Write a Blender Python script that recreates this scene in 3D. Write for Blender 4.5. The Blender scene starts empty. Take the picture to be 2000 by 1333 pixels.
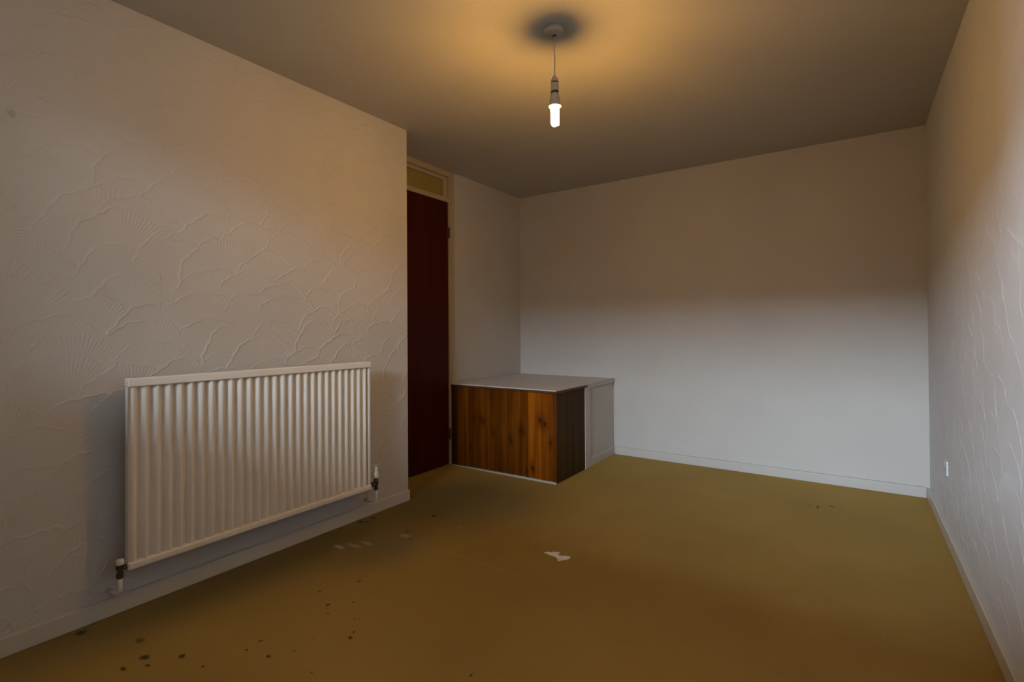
import bpy, math, random
import numpy as np
from mathutils import Matrix, Vector

S = bpy.context.scene
COL = S.collection

# ------------------------------------------------------------------ camera
CAM_H = 1.0968
cd = bpy.data.cameras.new('camera'); cam = bpy.data.objects.new('camera', cd); COL.objects.link(cam)
th, pi_, ro = 0.5964, 0.0085, -0.0065
R0 = Vector((math.cos(th), math.sin(th), 0)); F0 = Vector((-math.sin(th), math.cos(th), 0)); U0 = Vector((0, 0, 1))
U1 = U0*math.cos(pi_) - F0*math.sin(pi_); F1 = F0*math.cos(pi_) + U0*math.sin(pi_)
R2 = R0*math.cos(ro) + U1*math.sin(ro); U2 = U1*math.cos(ro) - R0*math.sin(ro)
M = Matrix((R2, U2, -F1)).transposed().to_4x4(); M.translation = Vector((0, 0, CAM_H))
cam.matrix_world = M
cd.sensor_width = 36; cd.lens = 982.94/2000*36; cd.clip_start = .02
cd.shift_y = -(666.5-636.08)/2000
S.camera = cam

# ------------------------------------------------------------------ view and light
S.view_settings.view_transform = 'Standard'; S.view_settings.look = 'None'
S.view_settings.exposure = 0.0; S.view_settings.gamma = 1.0; S.view_settings.use_curve_mapping = False
S.cycles.max_bounces = 10; S.cycles.diffuse_bounces = 6; S.cycles.use_denoising = True
S.cycles.sample_clamp_indirect = 4.0
SKY = (0.70, 0.88, 1.08); SKY_STRENGTH = 76.0
LAMP = (1.0, 0.52, 0.11); LAMP_STRENGTH = 800.0

w = bpy.data.worlds.new('overcast_sky'); S.world = w; w.use_nodes = True
nt = w.node_tree; bg = nt.nodes['Background']; bg.inputs[1].default_value = SKY_STRENGTH
tc = nt.nodes.new('ShaderNodeTexCoord'); sx = nt.nodes.new('ShaderNodeSeparateXYZ')
cr = nt.nodes.new('ShaderNodeValToRGB')
nt.links.new(tc.outputs['Generated'], sx.inputs[0]); nt.links.new(sx.outputs[2], cr.inputs[0]); nt.links.new(cr.outputs[0], bg.inputs[0])
cr.color_ramp.elements[0].position = 0.0; cr.color_ramp.elements[0].color = (*SKY, 1)
cr.color_ramp.elements[1].position = 1.0; cr.color_ramp.elements[1].color = (*[c*.8 for c in SKY], 1)

# ------------------------------------------------------------------ room numbers (metres; camera stands at x=0, y=0)
XL, XR, YB, YE, XD, H = -2.3986, .3948, 4.1747, 2.3235, -2.7342, 2.4
YW = -0.45                                    # inner face of the window wall behind the camera
WX0, WX1, WZ0, WZ1 = -1.92, .25, 1.25, 2.25      # window opening

# a sampling portal in the window opening, for the daylight only
pl = bpy.data.lights.new('window_portal', 'AREA'); pl.shape = 'RECTANGLE'; pl.size = WX1-WX0; pl.size_y = WZ1-WZ0
pl.cycles.is_portal = True
po = bpy.data.objects.new('window_portal', pl); COL.objects.link(po)
po.location = ((WX0+WX1)/2, YW-.2, (WZ0+WZ1)/2); po.rotation_euler = (math.pi/2, 0, 0)

# ------------------------------------------------------------------ helpers
class MB:
    def __init__(s): s.v = []; s.f = []
    def add(s, vs, fs):
        n = len(s.v); s.v += [tuple(v) for v in vs]; s.f += [tuple(i+n for i in f) for f in fs]; return s
    def box(s, x0, y0, z0, x1, y1, z1):
        return s.add([(x0,y0,z0),(x1,y0,z0),(x1,y1,z0),(x0,y1,z0),(x0,y0,z1),(x1,y0,z1),(x1,y1,z1),(x0,y1,z1)],
                     [(3,2,1,0),(4,5,6,7),(0,1,5,4),(1,2,6,5),(2,3,7,6),(3,0,4,7)])
    def lathe(s, c, prof, n=32, caps=True):
        """prof = [(r, z)] from bottom to top, about the vertical axis through c"""
        vs = []
        for r, z in prof:
            for k in range(n):
                a = 2*math.pi*k/n; vs.append((c[0]+r*math.cos(a), c[1]+r*math.sin(a), c[2]+z))
        fs = [(i*n+k, i*n+(k+1) % n, (i+1)*n+(k+1) % n, (i+1)*n+k) for i in range(len(prof)-1) for k in range(n)]
        if caps: fs += [tuple(range(n-1, -1, -1)), tuple((len(prof)-1)*n+k for k in range(n))]
        return s.add(vs, fs)
    def tube(s, pts, r, n=12):
        pts = [Vector(p) for p in pts]; vs = []; rs = r if isinstance(r, (list, tuple)) else [r]*len(pts)
        t = (pts[1]-pts[0]).normalized(); a = t.orthogonal().normalized()
        for i, p in enumerate(pts):
            t = (pts[min(i+1, len(pts)-1)]-pts[max(i-1, 0)]).normalized()
            a = (a-t*a.dot(t)).normalized(); b = t.cross(a)
            for k in range(n):
                q = 2*math.pi*k/n; vs.append(p+(a*math.cos(q)+b*math.sin(q))*rs[i])
        fs = [(i*n+k, i*n+(k+1) % n, (i+1)*n+(k+1) % n, (i+1)*n+k) for i in range(len(pts)-1) for k in range(n)]
        fs += [tuple(range(n-1, -1, -1)), tuple((len(pts)-1)*n+k for k in range(n))]
        return s.add(vs, fs)
    def build(s, name, mat, parent=None, smooth=False, bevel=0, seg=2):
        me = bpy.data.meshes.new(name); me.from_pydata(s.v, [], s.f); me.update()
        o = bpy.data.objects.new(name, me); COL.objects.link(o); me.materials.append(mat)
        if smooth:
            me.polygons.foreach_set('use_smooth', [len(p.vertices) < 5 for p in me.polygons])
        if bevel:
            m = o.modifiers.new('bevel', 'BEVEL'); m.width = bevel; m.segments = seg; m.limit_method = 'ANGLE'; m.angle_limit = .6
        if parent is not None:
            o.parent = parent; o.location = -Vector(parent.location)
        return o

def empty(name, loc):
    o = bpy.data.objects.new(name, None); COL.objects.link(o); o.location = loc; o.empty_display_size = .1; return o
def tag(o, label, cat, group=None, kind=None):
    o['label'] = label; o['category'] = cat
    if group: o['group'] = group
    if kind: o['kind'] = kind
    return o
def struct(o, label, cat):
    return tag(o, label, cat, kind='structure')

# ------------------------------------------------------------------ materials
def mat(name, col, rough=.6, spec=.5, noise=None, bump=None, metal=0):
    """noise=(scale, amount) lightens / darkens; bump=(scale, distance)"""
    m = bpy.data.materials.new(name); m.use_nodes = True; n = m.node_tree; b = n.nodes['Principled BSDF']
    b.inputs['Base Color'].default_value = (*col, 1); b.inputs['Roughness'].default_value = rough
    b.inputs['Specular IOR Level'].default_value = spec; b.inputs['Metallic'].default_value = metal
    t = n.nodes.new('ShaderNodeTexCoord')
    if noise:
        x = n.nodes.new('ShaderNodeTexNoise'); x.inputs['Scale'].default_value = noise[0]; x.inputs['Detail'].default_value = 6
        n.links.new(t.outputs['Object'], x.inputs['Vector'])
        r = n.nodes.new('ShaderNodeMapRange'); r.inputs[1].default_value = .25; r.inputs[2].default_value = .75
        r.inputs[3].default_value = 1-noise[1]; r.inputs[4].default_value = 1+noise[1]*.4
        n.links.new(x.outputs['Fac'], r.inputs[0])
        mu = n.nodes.new('ShaderNodeVectorMath'); mu.operation = 'SCALE'; mu.inputs[0].default_value = col
        n.links.new(r.outputs[0], mu.inputs['Scale']); n.links.new(mu.outputs[0], b.inputs['Base Color'])
    if bump:
        x = n.nodes.new('ShaderNodeTexNoise'); x.inputs['Scale'].default_value = bump[0]; x.inputs['Detail'].default_value = 5
        n.links.new(t.outputs['Object'], x.inputs['Vector'])
        u = n.nodes.new('ShaderNodeBump'); u.inputs['Distance'].default_value = bump[1]; u.inputs['Strength'].default_value = 1
        n.links.new(x.outputs['Fac'], u.inputs['Height']); n.links.new(u.outputs[0], b.inputs['Normal'])
    return m

def add_spots(m, spots, warp=.006, wscale=60):
    """marks that belong to the surface: spots = (centre, radii, colour, opacity, softness 0..1)"""
    n = m.node_tree; b = n.nodes['Principled BSDF']; L = n.links
    t = n.nodes.new('ShaderNodeNewGeometry')
    x = n.nodes.new('ShaderNodeTexNoise'); x.inputs['Scale'].default_value = wscale; x.inputs['Detail'].default_value = 3
    L.new(t.outputs['Position'], x.inputs['Vector'])
    s1 = n.nodes.new('ShaderNodeVectorMath'); s1.operation = 'SUBTRACT'; s1.inputs[1].default_value = (.5, .5, .5)
    L.new(x.outputs['Color'], s1.inputs[0])
    s2 = n.nodes.new('ShaderNodeVectorMath'); s2.operation = 'SCALE'; s2.inputs['Scale'].default_value = warp*2
    L.new(s1.outputs[0], s2.inputs[0])
    p = n.nodes.new('ShaderNodeVectorMath'); p.operation = 'ADD'; L.new(t.outputs['Position'], p.inputs[0]); L.new(s2.outputs[0], p.inputs[1])
    inp = b.inputs['Base Color']
    for c, r, colr, op, soft in spots:
        a = n.nodes.new('ShaderNodeVectorMath'); a.operation = 'SUBTRACT'; a.inputs[1].default_value = c; L.new(p.outputs[0], a.inputs[0])
        q = n.nodes.new('ShaderNodeVectorMath'); q.operation = 'DIVIDE'; q.inputs[1].default_value = r; L.new(a.outputs[0], q.inputs[0])
        l = n.nodes.new('ShaderNodeVectorMath'); l.operation = 'LENGTH'; L.new(q.outputs[0], l.inputs[0])
        k = n.nodes.new('ShaderNodeMapRange'); k.interpolation_type = 'SMOOTHSTEP'
        k.inputs[1].default_value = 1-soft; k.inputs[2].default_value = 1+soft; k.inputs[3].default_value = op; k.inputs[4].default_value = 0
        L.new(l.outputs['Value'], k.inputs[0])
        mx = n.nodes.new('ShaderNodeMix'); mx.data_type = 'RGBA'; L.new(k.outputs[0], mx.inputs[0])
        if inp.is_linked: L.new(inp.links[0].from_socket, mx.inputs[6])
        else: mx.inputs[6].default_value = inp.default_value
        mx.inputs[7].default_value = (*colr, 1)
        L.new(mx.outputs[2], inp)
    return m

PAINT = (.435, .405, .365)
m_fan = mat('embossed_plaster_paint', (.465, .432, .385), .75, .3, noise=(2.2, .05))
add_spots(m_fan, [((XL, .464, 1.855), (.2, .010, .013), (.30, .25, .2), .6, .5)], .004, 40)
m_fan_r = mat('embossed_plaster_paint_right', (.52, .515, .515), .7, .3, noise=(7, .05))
m_plain = mat('plain_wall_paint', PAINT, .8, .3, noise=(3, .05), bump=(90, .0006))
m_ceil = mat('ceiling_paint', (.430, .400, .350), .85, .2, noise=(2.5, .04), bump=(70, .0008))
m_gloss = mat('white_gloss_paint', (.48, .44, .375), .35, .5, noise=(14, .06))
m_frame = mat('cream_frame_paint', (.36, .29, .195), .4, .5, noise=(10, .06))
m_rad = mat('radiator_enamel', (.70, .655, .58), .26, .5, noise=(9, .03))
m_top = mat('white_board_paint', (.48, .445, .40), .45, .5, noise=(6, .06))
m_plast = mat('white_plastic', (.66, .63, .58), .35, .5)
m_pend = mat('aged_pendant_plastic', (.38, .33, .25), .4, .4)
m_pipe = mat('painted_pipe', (.60, .58, .52), .4, .5, noise=(60, .1))
m_brass = mat('tarnished_metal', (.10, .09, .07), .45, .5, metal=.8, noise=(80, .4))
m_dark = mat('dark_slot', (.04, .03, .02), .6)
m_glass = mat('obscured_transom_glass', (.26, .195, .05), .35, .5, noise=(25, .12), bump=(120, .001))
m_resid = mat('white_residue', (.90, .88, .83), .8, noise=(90, .2))
m_blocker = mat('dark_blocker_brick', (.055, .036, .026), .9, noise=(12, .2))  # for the added blockers outside, dark so they bounce little daylight
m_ground = mat('garden_ground', (.030, .034, .018), .95, noise=(3, .2))  # kept dark to limit daylight bounced up through the window

def tube_light():
    m = bpy.data.materials.new('lit_tube'); m.use_nodes = True; n = m.node_tree; n.nodes.clear()
    e = n.nodes.new('ShaderNodeEmission'); o = n.nodes.new('ShaderNodeOutputMaterial')
    e.inputs[0].default_value = (*LAMP, 1); e.inputs[1].default_value = LAMP_STRENGTH
    n.links.new(e.outputs[0], o.inputs[0]); return m
m_tube = tube_light()

def wood(name, c_dark, c_light, knots=1.0, rough=.35, seed=0.0, grain=26.0):
    """vertical-grain varnished timber in object space, tinted per board by the object's colour"""
    m = bpy.data.materials.new(name); m.use_nodes = True; n = m.node_tree; b = n.nodes['Principled BSDF']; L = n.links
    b.inputs['Roughness'].default_value = rough; b.inputs['Specular IOR Level'].default_value = .12
    t = n.nodes.new('ShaderNodeTexCoord'); oi = n.nodes.new('ShaderNodeObjectInfo')
    mp = n.nodes.new('ShaderNodeMapping'); mp.inputs['Scale'].default_value = (grain, grain, 1.3); mp.inputs['Location'].default_value = (seed, seed, seed)
    L.new(t.outputs['Object'], mp.inputs[0])
    x = n.nodes.new('ShaderNodeTexNoise'); x.inputs['Scale'].default_value = 1.0; x.inputs['Detail'].default_value = 7; x.inputs['Distortion'].default_value = .6
    L.new(mp.outputs[0], x.inputs['Vector'])
    r = n.nodes.new('ShaderNodeValToRGB'); r.color_ramp.elements[0].position = .3; r.color_ramp.elements[1].position = .72
    r.color_ramp.elements[0].color = (*c_dark, 1); r.color_ramp.elements[1].color = (*c_light, 1)
    L.new(x.outputs['Fac'], r.inputs[0])
    last = r.outputs[0]
    if knots:
        mp2 = n.nodes.new('ShaderNodeMapping'); mp2.inputs['Scale'].default_value = (6.2, 6.2, 4.6); mp2.inputs['Location'].default_value = (seed+.31, 0, seed+.2)
        L.new(t.outputs['Object'], mp2.inputs[0])
        v = n.nodes.new('ShaderNodeTexVoronoi'); v.inputs['Scale'].default_value = 1; v.inputs['Randomness'].default_value = 1
        L.new(mp2.outputs[0], v.inputs['Vector'])
        k = n.nodes.new('ShaderNodeMapRange'); k.interpolation_type = 'SMOOTHSTEP'
        k.inputs[1].default_value = .05; k.inputs[2].default_value = .17; k.inputs[3].default_value = .7*knots; k.inputs[4].default_value = 0
        L.new(v.outputs['Distance'], k.inputs[0])
        mx = n.nodes.new('ShaderNodeMix'); mx.data_type = 'RGBA'; L.new(k.outputs[0], mx.inputs[0]); L.new(last, mx.inputs[6])
        mx.inputs[7].default_value = (c_dark[0]*.35, c_dark[1]*.3, c_dark[2]*.3, 1); last = mx.outputs[2]
    mu = n.nodes.new('ShaderNodeMix'); mu.data_type = 'RGBA'; mu.blend_type = 'MULTIPLY'; mu.inputs[0].default_value = 1
    L.new(last, mu.inputs[6]); L.new(oi.outputs['Color'], mu.inputs[7]); L.new(mu.outputs[2], b.inputs['Base Color'])
    return m
m_pine = wood('varnished_pine', (.070, .0155, .0006), (.165, .046, .0018), 0)
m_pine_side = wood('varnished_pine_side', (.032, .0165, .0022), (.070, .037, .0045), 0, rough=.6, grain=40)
m_trimwood = wood('dark_wood_trim', (.06, .02, .006), (.11, .04, .012), 0)
m_door = wood('dark_red_veneer', (.034, .0030, .0002), (.050, .0062, .0004), 0, rough=.5, grain=14)

KN = [(-2.490,.402,1.5),(-2.424,.403,1.2),(-2.394,.380,.9),(-2.047,.354,1.3),(-2.021,.339,.7),(-1.881,.441,1.3),(-1.841,.419,1.3),(-2.134,.263,1),(-2.151,.289,.6),(-1.792,.287,1),(-2.302,.308,.9),(-1.945,.085,1.2),(-1.997,.055,.7),(-2.528,.160,.8),(-2.236,.032,.7),(-2.323,.593,.7)]
add_spots(m_pine, [((x, 3.12, z), (.009*k, 9, .012*k), (.014, .003, .0006), .95, .7) for x, z, k in KN]
          + [((x, 3.12, z), (.020*k, 9, .045*k), (.045, .009, .0005), .6, .9) for x, z, k in KN], .010, 30)

# floor: brown sheet flooring with a fine fleck, stains and one faint sheet joint
m_floor = bpy.data.materials.new('brown_sheet_floor'); m_floor.use_nodes = True
def floor_mat():
    n = m_floor.node_tree; b = n.nodes['Principled BSDF']; L = n.links
    b.inputs['Roughness'].default_value = .7; b.inputs['Specular IOR Level'].default_value = .12
    g = n.nodes.new('ShaderNodeNewGeometry')
    a = n.nodes.new('ShaderNodeTexNoise'); a.inputs['Scale'].default_value = 260; a.inputs['Detail'].default_value = 3; L.new(g.outputs['Position'], a.inputs['Vector'])
    c = n.nodes.new('ShaderNodeTexNoise'); c.inputs['Scale'].default_value = 1.6; c.inputs['Detail'].default_value = 4; L.new(g.outputs['Position'], c.inputs['Vector'])
    r = n.nodes.new('ShaderNodeValToRGB'); L.new(a.outputs['Fac'], r.inputs[0])
    r.color_ramp.elements[0].position = .3; r.color_ramp.elements[0].color = (.275, .174, .041, 1)
    r.color_ramp.elements[1].position = .7; r.color_ramp.elements[1].color = (.360, .232, .061, 1)
    k = n.nodes.new('ShaderNodeMapRange'); k.inputs[1].default_value = .3; k.inputs[2].default_value = .7; k.inputs[3].default_value = .88; k.inputs[4].default_value = 1.08
    L.new(c.outputs['Fac'], k.inputs[0])
    s = n.nodes.new('ShaderNodeVectorMath'); s.operation = 'SCALE'; L.new(r.outputs[0], s.inputs[0]); L.new(k.outputs[0], s.inputs['Scale'])
    L.new(s.outputs[0], b.inputs['Base Color'])
    u = n.nodes.new('ShaderNodeBump'); u.inputs['Distance'].default_value = .0008; L.new(a.outputs['Fac'], u.inputs['Height']); L.new(u.outputs[0], b.inputs['Normal'])
floor_mat()
BLK = (.012, .016, .010); GRN = (.075, .068, .035); PALE = (.42, .38, .28)
spots = []
def blot(x, y, rx, ry, c=BLK, op=.95, soft=.35): spots.append(((x, y, 0), (rx, ry, 9), c, op, soft))
# broad dull grey-green staining along the left wall
blot(-2.30, 1.75, .30, .75, GRN, .60, .8); blot(-2.05, 2.55, .42, .45, GRN, .60, .8); blot(-2.38, .9, .22, .9, GRN, .55, .8)
blot(-1.95, 1.75, .16, .22, (.12, .11, .07), .45, .8)
# pale scuffs
blot(-2.17, 1.623, .03, .014, PALE, .6, .7); blot(-2.12, 1.675, .045, .012, PALE, .35, .8); blot(-2.09, 1.73, .035, .012, PALE, .45, .7)
blot(-1.99, 1.905, .03, .018, PALE, .45, .7); blot(-1.83, 2.16, .02, .012, PALE, .25, .8)
# small black marks
for q in [(-2.335,1.985,.014,.018),(-2.318,1.925,.010,.012),(-2.349,1.905,.022,.014),(-2.065,2.204,.020,.014),(-2.022,1.953,.007,.012),
          (-1.939,1.887,.012,.008),(-1.753,1.256,.009,.010),(-1.683,1.325,.008,.005),(-1.498,1.168,.011,.008),(-1.515,1.197,.005,.007),
          (-1.643,.947,.009,.007),(-1.742,.923,.007,.006),(-1.748,.978,.005,.009),(-1.775,.80,.006,.006),(-1.889,.783,.014,.010),
          (-1.988,.711,.020,.014),(-1.978,.647,.014,.008),(-.193,3.599,.007,.03),(-.121,3.656,.018,.010),(-1.016,1.252,.004,.008),
          (-1.344,2.174,.007,.005),(-1.601,1.01,.004,.004),(-1.70,1.22,.006,.005),(-1.93,.70,.010,.006),(-2.345,.64,.020,.02)]:
    blot(q[0], q[1], q[2]*.88, q[3]*.88, BLK, .85, .45)
for q in [(-.952,2.818,.006,.006),(-.24,3.60,.010,.006),(-.33,3.57,.007,.006),(-.08,3.63,.006,.006),(-1.6,1.09,.004,.004),(-1.45,.98,.005,.004),(-1.58,1.25,.005,.006),(-2.11,.74,.02,.012),(-1.80,1.45,.009,.009),(-1.87,1.30,.008,.008)]:
    blot(*q, (.06, .05, .02), .7, .5)
# the faint joint between two sheets
spots.append(((-1.56, 1.876, 0), (.36, .0030, 9), (.50, .38, .18), .35, .5))
add_spots(m_floor, spots, .009, 55)

# ------------------------------------------------------------------ setting
# floor, ceiling
f = MB().box(XD-.12, YW-.25, -.12, XR+.15, YB+.15, 0).build('floor', m_floor); struct(f, 'worn ochre brown sheet floor with black specks and stains', 'floor')
f = MB().box(XD-.12, YW-.25, H, XR+.15, YB+.15, H+.15).build('ceiling', m_ceil); struct(f, 'plain painted ceiling lit warm around the bare bulb', 'ceiling')

def fans(ny, nz, sy, sz, y0, seed, Rm=.165, RIM=.0024):
    """height field (m) of overlapping combed fans; array [nz, ny]"""
    rng = random.Random(seed); hgt = np.zeros((nz, ny)); W = ny*sy; Hh = nz*sz
    z = Hh+.02; row = 0
    rs = np.random.RandomState(seed)
    while z > -.25:
        x = -.2+(.11 if row % 2 else 0)
        while x < W+.2:
            cx = x+rng.uniform(-.05, .05); cz = z+rng.uniform(-.04, .04); R = Rm*rng.uniform(.78, 1.15); tilt = rng.uniform(-.35, .75)
            i0, i1 = max(0, int((cx-R*1.1)/sy)), min(ny, int((cx+R*1.1)/sy)+1); j0, j1 = max(0, int((cz-R*.35)/sz)), min(nz, int((cz+R*1.1)/sz)+1)
            x += rng.uniform(.17, .25)
            if i1 <= i0 or j1 <= j0: continue
            X, Z = np.meshgrid((np.arange(i0, i1)*sy-cx), (np.arange(j0, j1)*sz-cz))
            rho = np.hypot(X, Z); ang = np.arctan2(X, Z)-tilt; ang = (ang+np.pi) % (2*np.pi)-np.pi
            ph = rng.uniform(0, 6); N = rng.uniform(70, 84)
            Rw = R*(1+.045*np.sin(ang*3+ph)+.03*np.sin(ang*7+ph*2)+.018*np.sin(ang*N*.25+ph))
            inside = (rho < Rw) & (np.abs(ang) < 1.75)
            u = np.clip(rho/Rw, 0, 1)
            rib = np.sin(ang*N+ph+.4*np.sin(rho*40+ph))*np.clip((u-.15)/.5, 0, 1)
            amp = .00085*(.35+.9/(1+np.exp(-4*(ang-.1))))+.00012*np.sin(ang*1.9+ph)
            rim = np.exp(-((rho-Rw+.0045)/.0029)**2)*np.clip(.30+.75/(1+np.exp(5*(ang-.05)))+.30*np.sin(ang*2.3+ph*1.7)+.25*np.sin(ang*13+ph), 0, 1.5)
            v = .0008*u+amp*rib+RIM*rim
            blk = hgt[j0:j1, i0:i1]; blk[inside] = v[inside]
        z -= rng.uniform(.085, .115); row += 1
    # a light blur so the edges read as plaster, not as steps
    k = (hgt[1:-1, 1:-1]*4+hgt[:-2, 1:-1]+hgt[2:, 1:-1]+hgt[1:-1, :-2]+hgt[1:-1, 2:])/8
    hgt[1:-1, 1:-1] = k
    # slow undulation of a hand-plastered wall
    Y, Z = np.meshgrid(np.arange(ny)*sy, np.arange(nz)*sz)
    hgt += .0010*np.sin(Y*5.1+Z*2.3)*np.sin(Z*4.2-Y*1.1)
    return hgt

RIM_L = .0021
def relief_wall(name, x, y0, y1, step, sign, mat_, extra, seed, Rm):
    ny = int((y1-y0)/step)+1; nz = int(H/step)+1; sy = (y1-y0)/(ny-1); sz = H/(nz-1)
    h = fans(ny, nz, sy, sz, y0, seed, Rm, RIM_L if sign > 0 else .0013)
    edge = np.minimum(1, np.minimum(np.arange(ny), np.arange(ny)[::-1])/4.0)
    h = h*edge[None, :]
    Y, Z = np.meshgrid(y0+np.arange(ny)*sy, np.arange(nz)*sz)
    co = np.stack([x+sign*h, Y, Z], -1).reshape(-1, 3)
    idx = np.arange(ny*nz).reshape(nz, ny)
    q = np.stack([idx[:-1, :-1], idx[:-1, 1:], idx[1:, 1:], idx[1:, :-1]], -1).reshape(-1, 4)
    if sign < 0: q = q[:, ::-1]
    nv = len(co); ev = np.array(extra.v, float).reshape(-1, 3); ef = np.array(extra.f, int)+nv
    co = np.vstack([co, ev]); qq = np.vstack([q, ef])
    me = bpy.data.meshes.new(name)
    me.vertices.add(len(co)); me.vertices.foreach_set('co', co.astype(np.float32).ravel())
    me.loops.add(qq.size); me.loops.foreach_set('vertex_index', qq.astype(np.int32).ravel())
    me.polygons.add(len(qq)); me.polygons.foreach_set('loop_start', np.arange(0, qq.size, 4, dtype=np.int32))
    try: me.polygons.foreach_set('loop_total', np.full(len(qq), 4, np.int32))
    except Exception: pass
    sm = np.ones(len(qq), bool); sm[len(q):] = False
    me.update(calc_edges=True); me.polygons.foreach_set('use_smooth', sm); me.materials.append(mat_)
    me.validate()
    o = bpy.data.objects.new(name, me); COL.objects.link(o); return o

e = MB().box(XD-.12, YW-.25, 0, XL-.0002, YE, H).box(XL-.01, YW, 0, XL, .36, H)
o = relief_wall('wall_left', XL, .36, YE, .003, 1, m_fan, e, 4, .165); struct(o, 'left wall in combed fan plaster, above the radiator', 'wall')
e = MB().box(XR+.0002, YW-.25, 0, XR+.15, YB+.15, H).box(XR, YW, 0, XR+.01, 1.8, H)
o = relief_wall('wall_right', XR, 1.8, YB, .004, -1, m_fan_r, e, 11, .15); struct(o, 'right wall in combed fan plaster seen at a grazing angle', 'wall')
o = MB().box(XD-.12, YB, 0, XR, YB+.15, H).build('wall_back', m_plain); struct(o, 'smooth plain back wall fading from brown to cool grey', 'wall')
o = MB().box(XD-.12, 3.182, 0, XD, YB, H).box(XD-.12, YE, 0, XD-.075, 3.182, H).build('wall_alcove', m_plain)
struct(o, 'narrow plain wall between the door frame and the back corner', 'wall')
o = (MB().box(XL, YW-.25, 0, WX0, YW, H).box(WX1, YW-.25, 0, XR, YW, H).box(WX0, YW-.25, 0, WX1, YW, WZ0).box(WX0, YW-.25, WZ1, WX1, YW, H)
     .build('wall_front', m_plain)); struct(o, 'window wall behind the camera', 'wall')

# window behind the camera: frame, mullion, panes
wn = empty('window_1', ((WX0+WX1)/2, YW-.15, WZ0)); struct(wn, 'window behind the camera that lets in the cool daylight', 'window')
fr = MB(); t = .05; ya, yb = YW-.19, YW-.13
fr.box(WX0, ya, WZ0, WX0+t, yb, WZ1).box(WX1-t, ya, WZ0, WX1, yb, WZ1).box(WX0+t, ya, WZ0, WX1-t, yb, WZ0+t).box(WX0+t, ya, WZ1-t, WX1-t, yb, WZ1)
xm = (WX0+WX1)/2; fr.box(xm-.03, ya, WZ0+t, xm+.03, yb, WZ1-t)
fr.build('window_frame', m_gloss, wn, bevel=.004)
m_pane = bpy.data.materials.new('window_glass'); m_pane.use_nodes = True
n = m_pane.node_tree; n.nodes.clear(); tr = n.nodes.new('ShaderNodeBsdfTransparent'); gl = n.nodes.new('ShaderNodeBsdfGlossy'); mi = n.nodes.new('ShaderNodeMixShader'); ou = n.nodes.new('ShaderNodeOutputMaterial')
gl.inputs['Roughness'].default_value = .02; mi.inputs[0].default_value = .06
n.links.new(tr.outputs[0], mi.inputs[1]); n.links.new(gl.outputs[0], mi.inputs[2]); n.links.new(mi.outputs[0], ou.inputs[0])
for a, b in ((WX0+t, xm-.03), (xm+.03, WX1-t)):
    MB().box(a, YW-.162, WZ0+t, b, YW-.158, WZ1-t).build('pane', m_pane, wn)
MB().box(WX0-.03, YW-.13, WZ0-.03, WX1+.03, YW+.06, WZ0-.001).build('window_sill', m_gloss, wn, bevel=.004)

# skirting boards
SK = .068
def skirt(name, boxes, label, m=m_gloss):
    b = MB()
    for q in boxes: b.box(*q)
    o = b.build(name, m, bevel=.004, seg=3); struct(o, label, 'skirting board'); return o
skirt('baseboard_left', [(XL-.003, YW, 0, XL+.018, YE, SK)], 'cream skirting board under the radiator')
skirt('baseboard_right', [(XR-.018, YW, 0, XR+.003, YB-.018, SK)], 'white skirting board along the right wall')
skirt('baseboard_back', [(-1.7468, YB-.018, 0, XR-.018, YB+.003, SK)], 'white skirting board along the back wall', m_plain)

# ------------------------------------------------------------------ door with transom
DY0, DY1 = 2.362, 3.117; DT = 2.143
dr = empty('door_1', (XD-.03, (DY0+DY1)/2, 0)); struct(dr, 'dark red brown flush door half hidden by the left wall, transom window above', 'door')
leaf = MB().box(XD-.05, DY0, .006, XD-.008, DY1-.004, DT-.003).build('door_leaf', m_door, dr, bevel=.002)
fj = MB()
fj.box(XD-.07, DY1, 0, XD+.004, 3.182, H-.001)                      # hinge side jamb, floor to ceiling
fj.box(XD-.07, YE+.001, 0, XD+.004, DY0-.003, H-.001)                # lock side jamb
fj.box(XD-.07, DY0-.003, 2.352, XD+.004, DY1, H-.001)                # head
fj.box(XD-.07, DY0-.003, DT, XD+.002, DY1, DT+.035)                # transom rail
fj.build('door_frame', m_frame, dr, bevel=.003)
MB().box(XD-.002, 3.140, 0, XD+.012, 3.176, H-.002).build('architrave', m_frame, dr, bevel=.004)
ts = MB(); yt0, yt1, zt0, zt1 = DY0-.003, DY1, DT+.035, 2.352
ts.box(XD-.05, yt0, zt1-.028, XD-.016, yt1, zt1).box(XD-.05, yt1-.045, zt0, XD-.016, yt1, zt1-.028).box(XD-.05, yt0, zt0, XD-.016, yt0+.03, zt1-.028)
ts.box(XD-.05, yt0+.03, zt0, XD-.016, yt1-.045, zt0+.012)
tf = ts.build('transom_frame', m_frame, dr, bevel=.004)
g = MB().box(XD-.044, yt0+.03, zt0+.012, XD-.038, yt1-.045, zt1-.028).build('transom_pane', m_glass, dr); g['label'] = 'dull yellow obscured glass'
for hz in (1.893, .25):
    hb = MB().lathe((XD+.004, DY1-.001, hz-.045), [(.0055, 0), (.0065, .003), (.0065, .087), (.0055, .09)], 12)
    hb.box(XD-.006, DY1-.02, hz-.043, XD-.001, DY1+.001, hz+.043)
    h = hb.build('hinge', m_dark, dr); h['label'] = 'dark butt hinge'

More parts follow.
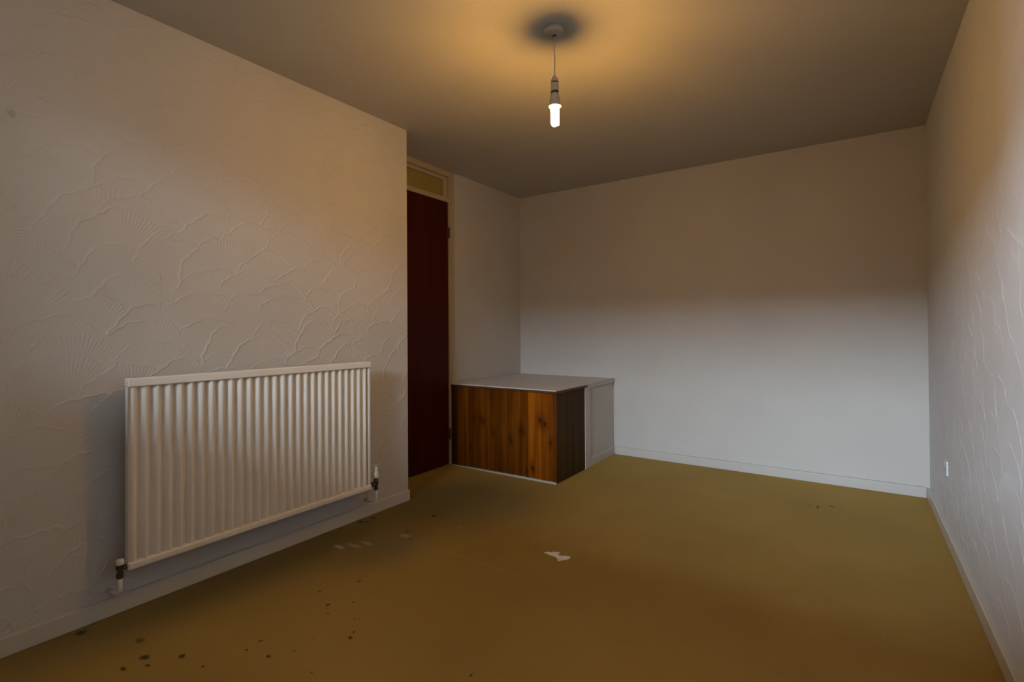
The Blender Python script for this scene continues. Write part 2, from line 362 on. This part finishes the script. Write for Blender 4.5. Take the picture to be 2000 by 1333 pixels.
# ------------------------------------------------------------------ boxed-in corner unit
BX1, BY0, BZ = -1.7468, 3.12, .664
bx = empty('boxed_corner_unit', ((XD+BX1)/2, (BY0+YB)/2, 0))
tag(bx, 'low boxed-in unit in the back left corner, pine boarded front and white top', 'cupboard')
MB().box(XD+.006, BY0+.03, .004, BX1-.03, YB-.004, BZ-.022).build('carcass', m_top, bx)
tp = MB().box(XD+.014, BY0-.004, BZ-.009, BX1+.003, YB-.002, BZ).build('top_board', m_top, bx, bevel=.0025); tp['label'] = 'white painted top board'
# front planks
random.seed(3)
edges = [XD+.016, -2.655, -2.545, -2.44, -2.33, -2.215, -2.10, -1.985, -1.87, -1.772]
tint = [.40, .95, .75, .85, .70, .75, .95, 2.1, 1.25]
for i in range(len(edges)-1):
    p = MB().box(edges[i]+.0007, BY0, .016, edges[i+1]-.0007, BY0+.018, BZ-.023).build('plank', m_pine, bx, bevel=.0012, seg=1)
    k = tint[i]; p.color = (k, k, k, 1)
# side planks
YS = 3.579
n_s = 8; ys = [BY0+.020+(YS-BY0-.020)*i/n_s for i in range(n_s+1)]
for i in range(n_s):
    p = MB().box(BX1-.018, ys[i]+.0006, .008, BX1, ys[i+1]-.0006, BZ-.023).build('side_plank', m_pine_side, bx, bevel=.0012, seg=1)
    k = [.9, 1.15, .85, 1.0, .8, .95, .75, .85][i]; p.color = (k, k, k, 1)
p = MB().box(-1.772, BY0-.001, .012, BX1+.001, BY0+.0195, BZ-.023).build('corner_strip', m_pine, bx, bevel=.004); p.color = (.8, .8, .75, 1); p['label'] = 'orange brown corner strip'
p = MB().box(XD+.016, BY0-.009, BZ-.024, BX1+.009, BY0+.010, BZ-.0095).box(BX1-.010, BY0+.010, BZ-.024, BX1+.009, YS+.035, BZ-.0095).build('edge_trim', m_trimwood, bx, bevel=.003)
p.color = (1, 1, 1, 1); p['label'] = 'dark wood edge trim under the top board'
# ragged white strip along the foot of the front
rs = np.random.RandomState(5); b = MB(); xs = np.linspace(XD+.02, BX1, 60); vs = []; fs = []
for i, x in enumerate(xs):
    hh = .0045+.010*(i/59)*(.75+.5*rs.rand()); hh = min(hh, .0155)
    yo = BY0-.003-.004*(i/59)
    vs += [(x, yo, 0.0003), (x, yo, hh*.8), (x, BY0+.004, hh), (x, BY0+.004, .0003)]
for i in range(59):
    for k in range(4): fs.append((i*4+k, (i+1)*4+k, (i+1)*4+(k+1) % 4, i*4+(k+1) % 4))
fs += [(0, 1, 2, 3), (59*4+3, 59*4+2, 59*4+1, 59*4)]
p = b.add(vs, fs).build('foot_strip', m_top, bx); p['label'] = 'ragged white strip along the foot'
# white painted part of the side: stile, recessed panel, rails
MB().box(BX1-.020, YS+.001, 0, BX1+.004, 3.672, BZ-.0095).build('stile', m_top, bx, bevel=.002)
MB().box(BX1-.022, 3.672, .0, BX1-.010, YB-.002, BZ-.0095).build('side_panel', m_top, bx)
MB().box(BX1-.012, 3.672, BZ-.033, BX1+.002, YB-.002, BZ-.0095).build('top_rail', m_top, bx, bevel=.002)
MB().box(BX1-.012, 3.672, 0, BX1+.003, YB-.019, .068).build('side_skirting', m_top, bx, bevel=.003)

# ------------------------------------------------------------------ radiator
RX = -2.289; RY0, RY1, RZ0, RZ1 = .766, 1.930, .186, .920
rd = empty('radiator', (RX, (RY0+RY1)/2, RZ0)); tag(rd, 'white ribbed panel radiator on the left wall', 'radiator')
# pressed front: 28 upright flutes
pitch = .04107; first = .785; prof = []
def flute(y):
    u = ((y-first)/pitch+.5) % 1-.5                                  # 0 on a ridge
    a = abs(u)
    return .0215*(a/.5)**1.7
ysamp = np.arange(first-.5*pitch, first+27.5*pitch+1e-6, pitch/20)
zs = [RZ0+.030, RZ0+.034, RZ0+.055, RZ0+.075, RZ1-.075, RZ1-.055, RZ1-.034]
def depth(y, z):
    d = flute(y)
    if z < RZ0+.036: k = 1.15                                       # flutes run out into the rails
    elif z < RZ0+.06: k = 1.05
    else: k = 1
    return d*k
me_v = []; me_f = []
for z in zs:
    for y in ysamp:
        me_v.append((RX-.002-depth(y, z), y, z))
m_ = len(ysamp)
for j in range(len(zs)-1):
    for i in range(m_-1): me_f.append((j*m_+i, j*m_+i+1, (j+1)*m_+i+1, (j+1)*m_+i))
b = MB().add(me_v, me_f)
front = b.build('front_panel', m_rad, rd, smooth=True); front['label'] = 'pressed front with upright flutes'
# flat body behind the flutes with its rims
bd = MB().box(RX-.034, RY0+.004, RZ0+.004, RX-.0285, RY1-.004, RZ1-.03).build('back_panel', m_rad, rd, bevel=.004)
MB().box(RX-.020, RY0, RZ0+.02, RX-.003, first-.5*pitch+.001, RZ1-.034).build('side_rim', m_rad, rd, bevel=.003)
MB().box(RX-.020, first+27.5*pitch-.001, RZ0+.02, RX-.003, RY1, RZ1-.034).build('side_rim', m_rad, rd, bevel=.003)
MB().box(RX-.034, RY0, RZ0, RX+.001, RY1+.006, RZ0+.031).build('bottom_rail', m_rad, rd, bevel=.009, seg=4)
MB().box(RX-.036, RY0-.001, RZ1-.034, RX+.004, RY1, RZ1).build('top_cover', m_rad, rd, bevel=.005, seg=4)
pg = MB().tube([(RX-.016, RY0+.004, RZ1-.016), (RX-.016, RY0-.003, RZ1-.016)], .0055, 16).build('air_plug', m_pipe, rd)
for y in (RY0+.16, RY1-.16):
    for z in (RZ0+.09, RZ1-.12):
        MB().box(XL+.0005, y-.012, z-.04, RX-.033, y+.012, z+.04).build('bracket', m_rad, rd)
# valve at the far end
def ring(c, r, z, n=20): return MB().lathe((c[0], c[1], 0), [(r, z)], n)
vx, vy = RX-.018, RY1+.050
vb = MB().lathe((vx, vy, .170), [(.010, 0), (.0125, .004), (.0125, .016), (.0105, .018), (.0105, .030), (.014, .032), (.014, .058), (.0115, .062), (.0115, .070)], 8)
vb.tube([(vx, vy, .207), (vx, RY1+.002, .207)], .010, 8); vb.tube([(vx, vy-.017, .207), (vx, vy-.034, .207)], .0145, 6)
v = vb.build('valve_body', m_brass, rd); v['label'] = 'dark tarnished valve body'
vc = MB().lathe((vx, vy, .241), [(.0145, 0), (.0165, .003), (.0170, .020), (.0150, .030), (.0115, .036), (.0108, .052), (.0118, .062), (.0098, .066)], 20)
v = vc.build('valve_cap', m_plast, rd, smooth=True); v['label'] = 'white plastic valve cap'
MB().tube([(vx+.0085, vy+.006, .278), (vx+.0125, vy+.006, .284), (vx+.0125, vy+.006, .297), (vx+.0085, vy+.006, .303)], .0028, 8).build('cap_lug', m_plast, v)
def pipe(y, ztop):
    cy = y; pts = [(vx, cy, ztop)]
    pts += [(vx, cy, .128)]
    for k in range(1, 9):
        a = k/8*math.pi/2; pts.append((vx-.028*(1-math.cos(a)), cy-.006*(1-math.cos(a)), .128-.028*math.sin(a)))
    pts.append((XL+.003, cy-.008, .100))
    p = MB().tube(pts, .0078, 14).build('pipe', m_pipe, rd, smooth=True); p['label'] = 'white painted pipe turning into the wall'
pipe(vy, .175)
ly = RY0-.020
vb = MB().lathe((vx, ly, .165), [(.010, 0), (.0125, .004), (.0125, .018), (.010, .020), (.010, .032), (.013, .034), (.013, .052)], 8)
vb.tube([(vx, ly, .201), (vx, RY0+.004, .201)], .009, 8)
v = vb.build('valve_body', m_brass, rd); v['label'] = 'dark tarnished valve body'
v = MB().lathe((vx, ly, .217), [(.0125, 0), (.0135, .003), (.0130, .016), (.0100, .020)], 18).build('valve_cap', m_plast, rd, smooth=True); v['label'] = 'short white lockshield cap'
pipe(ly, .170)

# ------------------------------------------------------------------ pendant lamp
LX, LY = -1.060, 1.903
pn = empty('pendant_lamp', (LX, LY, H)); tag(pn, 'bare lit energy-saving bulb hanging on a short flex from a round ceiling rose', 'ceiling light')
rose = MB().lathe((LX, LY, 0), [(.010, 2.3725), (.016, 2.3735), (.036, 2.376), (.0425, 2.379), (.0445, 2.384), (.0445, 2.3995)], 48).build('ceiling_rose', m_pend, pn, smooth=True)
MB().lathe((LX, LY, 0), [(.0045, 2.366), (.0065, 2.367), (.0075, 2.3725)], 20).build('rose_nipple', m_dark, rose).location = (0, 0, 0)
cp = []
for k in range(13): cp.append((LX+.0009*math.sin(k*1.1), LY+.0006*math.sin(k*.8), 2.372-(2.372-2.190)*k/12))
MB().tube(cp, .0032, 10).build('cord', m_pend, pn, smooth=True)
hd = MB().lathe((LX, LY, 0), [(.0165, 2.1285), (.0172, 2.131), (.0172, 2.1610), (.0160, 2.1625)], 36).build('lamp_holder', m_pend, pn, smooth=True)
for nm, pr, mt in (('holder_cap', [(.0172, 2.1675), (.0180, 2.169), (.0165, 2.177), (.0110, 2.187), (.0052, 2.195), (.0040, 2.197)], m_pend),
                   ('seam_ring', [(.0150, 2.1625), (.0150, 2.169)], m_dark), ('skirt_ring', [(.0160, 2.1190), (.0166, 2.121), (.0166, 2.1275), (.0155, 2.129)], m_dark)):
    q = MB().lathe((LX, LY, 0), pr, 36).build(nm, mt, hd, smooth=True); q.location = (0, 0, 0)
    if mt is m_dark: q['label'] = 'dark ring on the lamp holder'
bs = MB().lathe((LX, LY, 0), [(.0205, 2.0700), (.0222, 2.0740), (.0228, 2.0830), (.0220, 2.0960), (.0195, 2.1060), (.0150, 2.1150), (.0135, 2.1240)], 36).build('bulb', m_pend, pn, smooth=True)
bs['label'] = 'white bulb housing'
q = MB().lathe((LX, LY, 0), [(.0180, 2.0590), (.0270, 2.0605), (.0285, 2.0640), (.0265, 2.0690), (.0205, 2.0710)], 36).build('bulb_collar', m_pend, bs, smooth=True); q.location = (0, 0, 0)
for k in range(3):                                                  # three U-shaped tubes
    a = 2*math.pi*k/3+.3; pts = []
    for s_ in (-1, 1):
        c_ = [(LX+.0112*math.cos(a)-s_*0.0068*math.sin(a), LY+.0112*math.sin(a)+s_*0.0068*math.cos(a), z_) for z_ in ((2.063, 2.045, 2.02, 1.990) if s_ < 0 else (1.990, 2.02, 2.045, 2.063))]
        if s_ < 0:
            pts += c_
            for j in range(1, 6):
                b_ = math.pi*j/6; s2 = -math.cos(b_)
                pts.append((LX+.0112*math.cos(a)-s2*0.0068*math.sin(a), LY+.0112*math.sin(a)+s2*0.0068*math.cos(a), 1.990-.0068*math.sin(b_)))
        else: pts += c_
    q = MB().tube(pts, .0053, 10).build('tube', m_tube, bs, smooth=True); q.location = (0, 0, 0); q['label'] = 'glowing U-shaped tube'

# ------------------------------------------------------------------ wall socket on the right wall
so = empty('wall_socket', (XR, 3.43, .365)); tag(so, 'small white socket plate low on the right wall near the back corner', 'socket')
MB().box(XR-.008, 3.397, .328, XR+.001, 3.467, .402).build('faceplate', m_fan_r, so, bevel=.003)
MB().box(XR-.0095, 3.440, .374, XR-.007, 3.455, .395).build('switch_rocker', m_fan_r, so, bevel=.001)
for (y, z, a_, b_) in ((3.43, .385, .002, .006), (3.418, .355, .006, .002), (3.442, .355, .006, .002)):
    MB().box(XR-.0086, y-a_, z-b_, XR-.0078, y+a_, z+b_).build('pin_hole', m_dark, so)

# ------------------------------------------------------------------ scrap of white residue on the floor
px = [(-1.273,2.136),(-1.262,2.150),(-1.245,2.158),(-1.232,2.172),(-1.205,2.180),(-1.196,2.168),(-1.207,2.155),(-1.190,2.147),(-1.165,2.158),(-1.140,2.168),
      (-1.134,2.150),(-1.142,2.128),(-1.158,2.112),(-1.166,2.092),(-1.178,2.108),(-1.192,2.122),(-1.215,2.128),(-1.235,2.127),(-1.252,2.133)]
cxm = sum(p[0] for p in px)/len(px); cym = sum(p[1] for p in px)/len(px); nn = len(px); random.seed(8)
vs = [(x, y, .0002) for x, y in px]+[(cxm+(x-cxm)*.94, cym+(y-cym)*.94, .0012+.0022*random.random()) for x, y in px]
vs += [(-1.215, 2.150, .0045), (-1.160, 2.135, .0035)]
fs = [(i, (i+1) % nn, nn+(i+1) % nn, nn+i) for i in range(nn)]
cA, cB = 2*nn, 2*nn+1
for i in range(nn):
    j = (i+1) % nn; c_ = cB if 6 <= i <= 14 else cA
    fs.append((nn+i, nn+j, c_))
fs += [(nn+6, cB, cA), (cA, cB, nn+15)]
o = MB().add(vs, fs).build('residue_scrap', m_resid); tag(o, 'small ragged white scrap stuck to the brown floor in the middle of the room', 'scrap')

# ------------------------------------------------------------------ outside the window: unseen things added to shape the daylight
o = MB().box(.45, -4.6, -.6, .67, YW-.25, 3.99).build('daylight_blocker_wall', m_blocker); struct(o, 'unseen brick wall added beside the window to block side daylight', 'wall')  # added to keep side daylight off the near left wall
o = MB().box(-9.0, -6.0, 4.0, 6.0, YW-.25, 4.2).build('sky_blocker', m_blocker); struct(o, 'unseen slab added above the window to block the high sky', 'sky_blocker')  # added to cut off the high sky and spare the floor
o = MB().box(-14, -16, -.7, 14, YW-.25, -.6).build('ground', m_ground); struct(o, 'unseen dark ground added outside the window', 'ground')  # added below the window, out of view, dark to hold down bounce
nb = empty('low_sky_blocker_house', (-.8, -11.5, -.6)); tag(nb, 'unseen brick house added behind the camera to block the low sky', 'building')  # added, wall and roof, to set the lower edge of the sky
MB().box(-10, -13, -.6, 8, -11, 3.2).build('wall', m_blocker, nb)
rf = MB().add([(-10.2, -10.8, 3.2), (8.2, -10.8, 3.2), (8.2, -13.2, 3.2), (-10.2, -13.2, 3.2), (-10.2, -12, 4.2), (8.2, -12, 4.2)],
              [(0, 1, 5, 4), (2, 3, 4, 5), (0, 4, 3), (1, 2, 5), (3, 2, 1, 0)]).build('roof', m_blocker, nb)
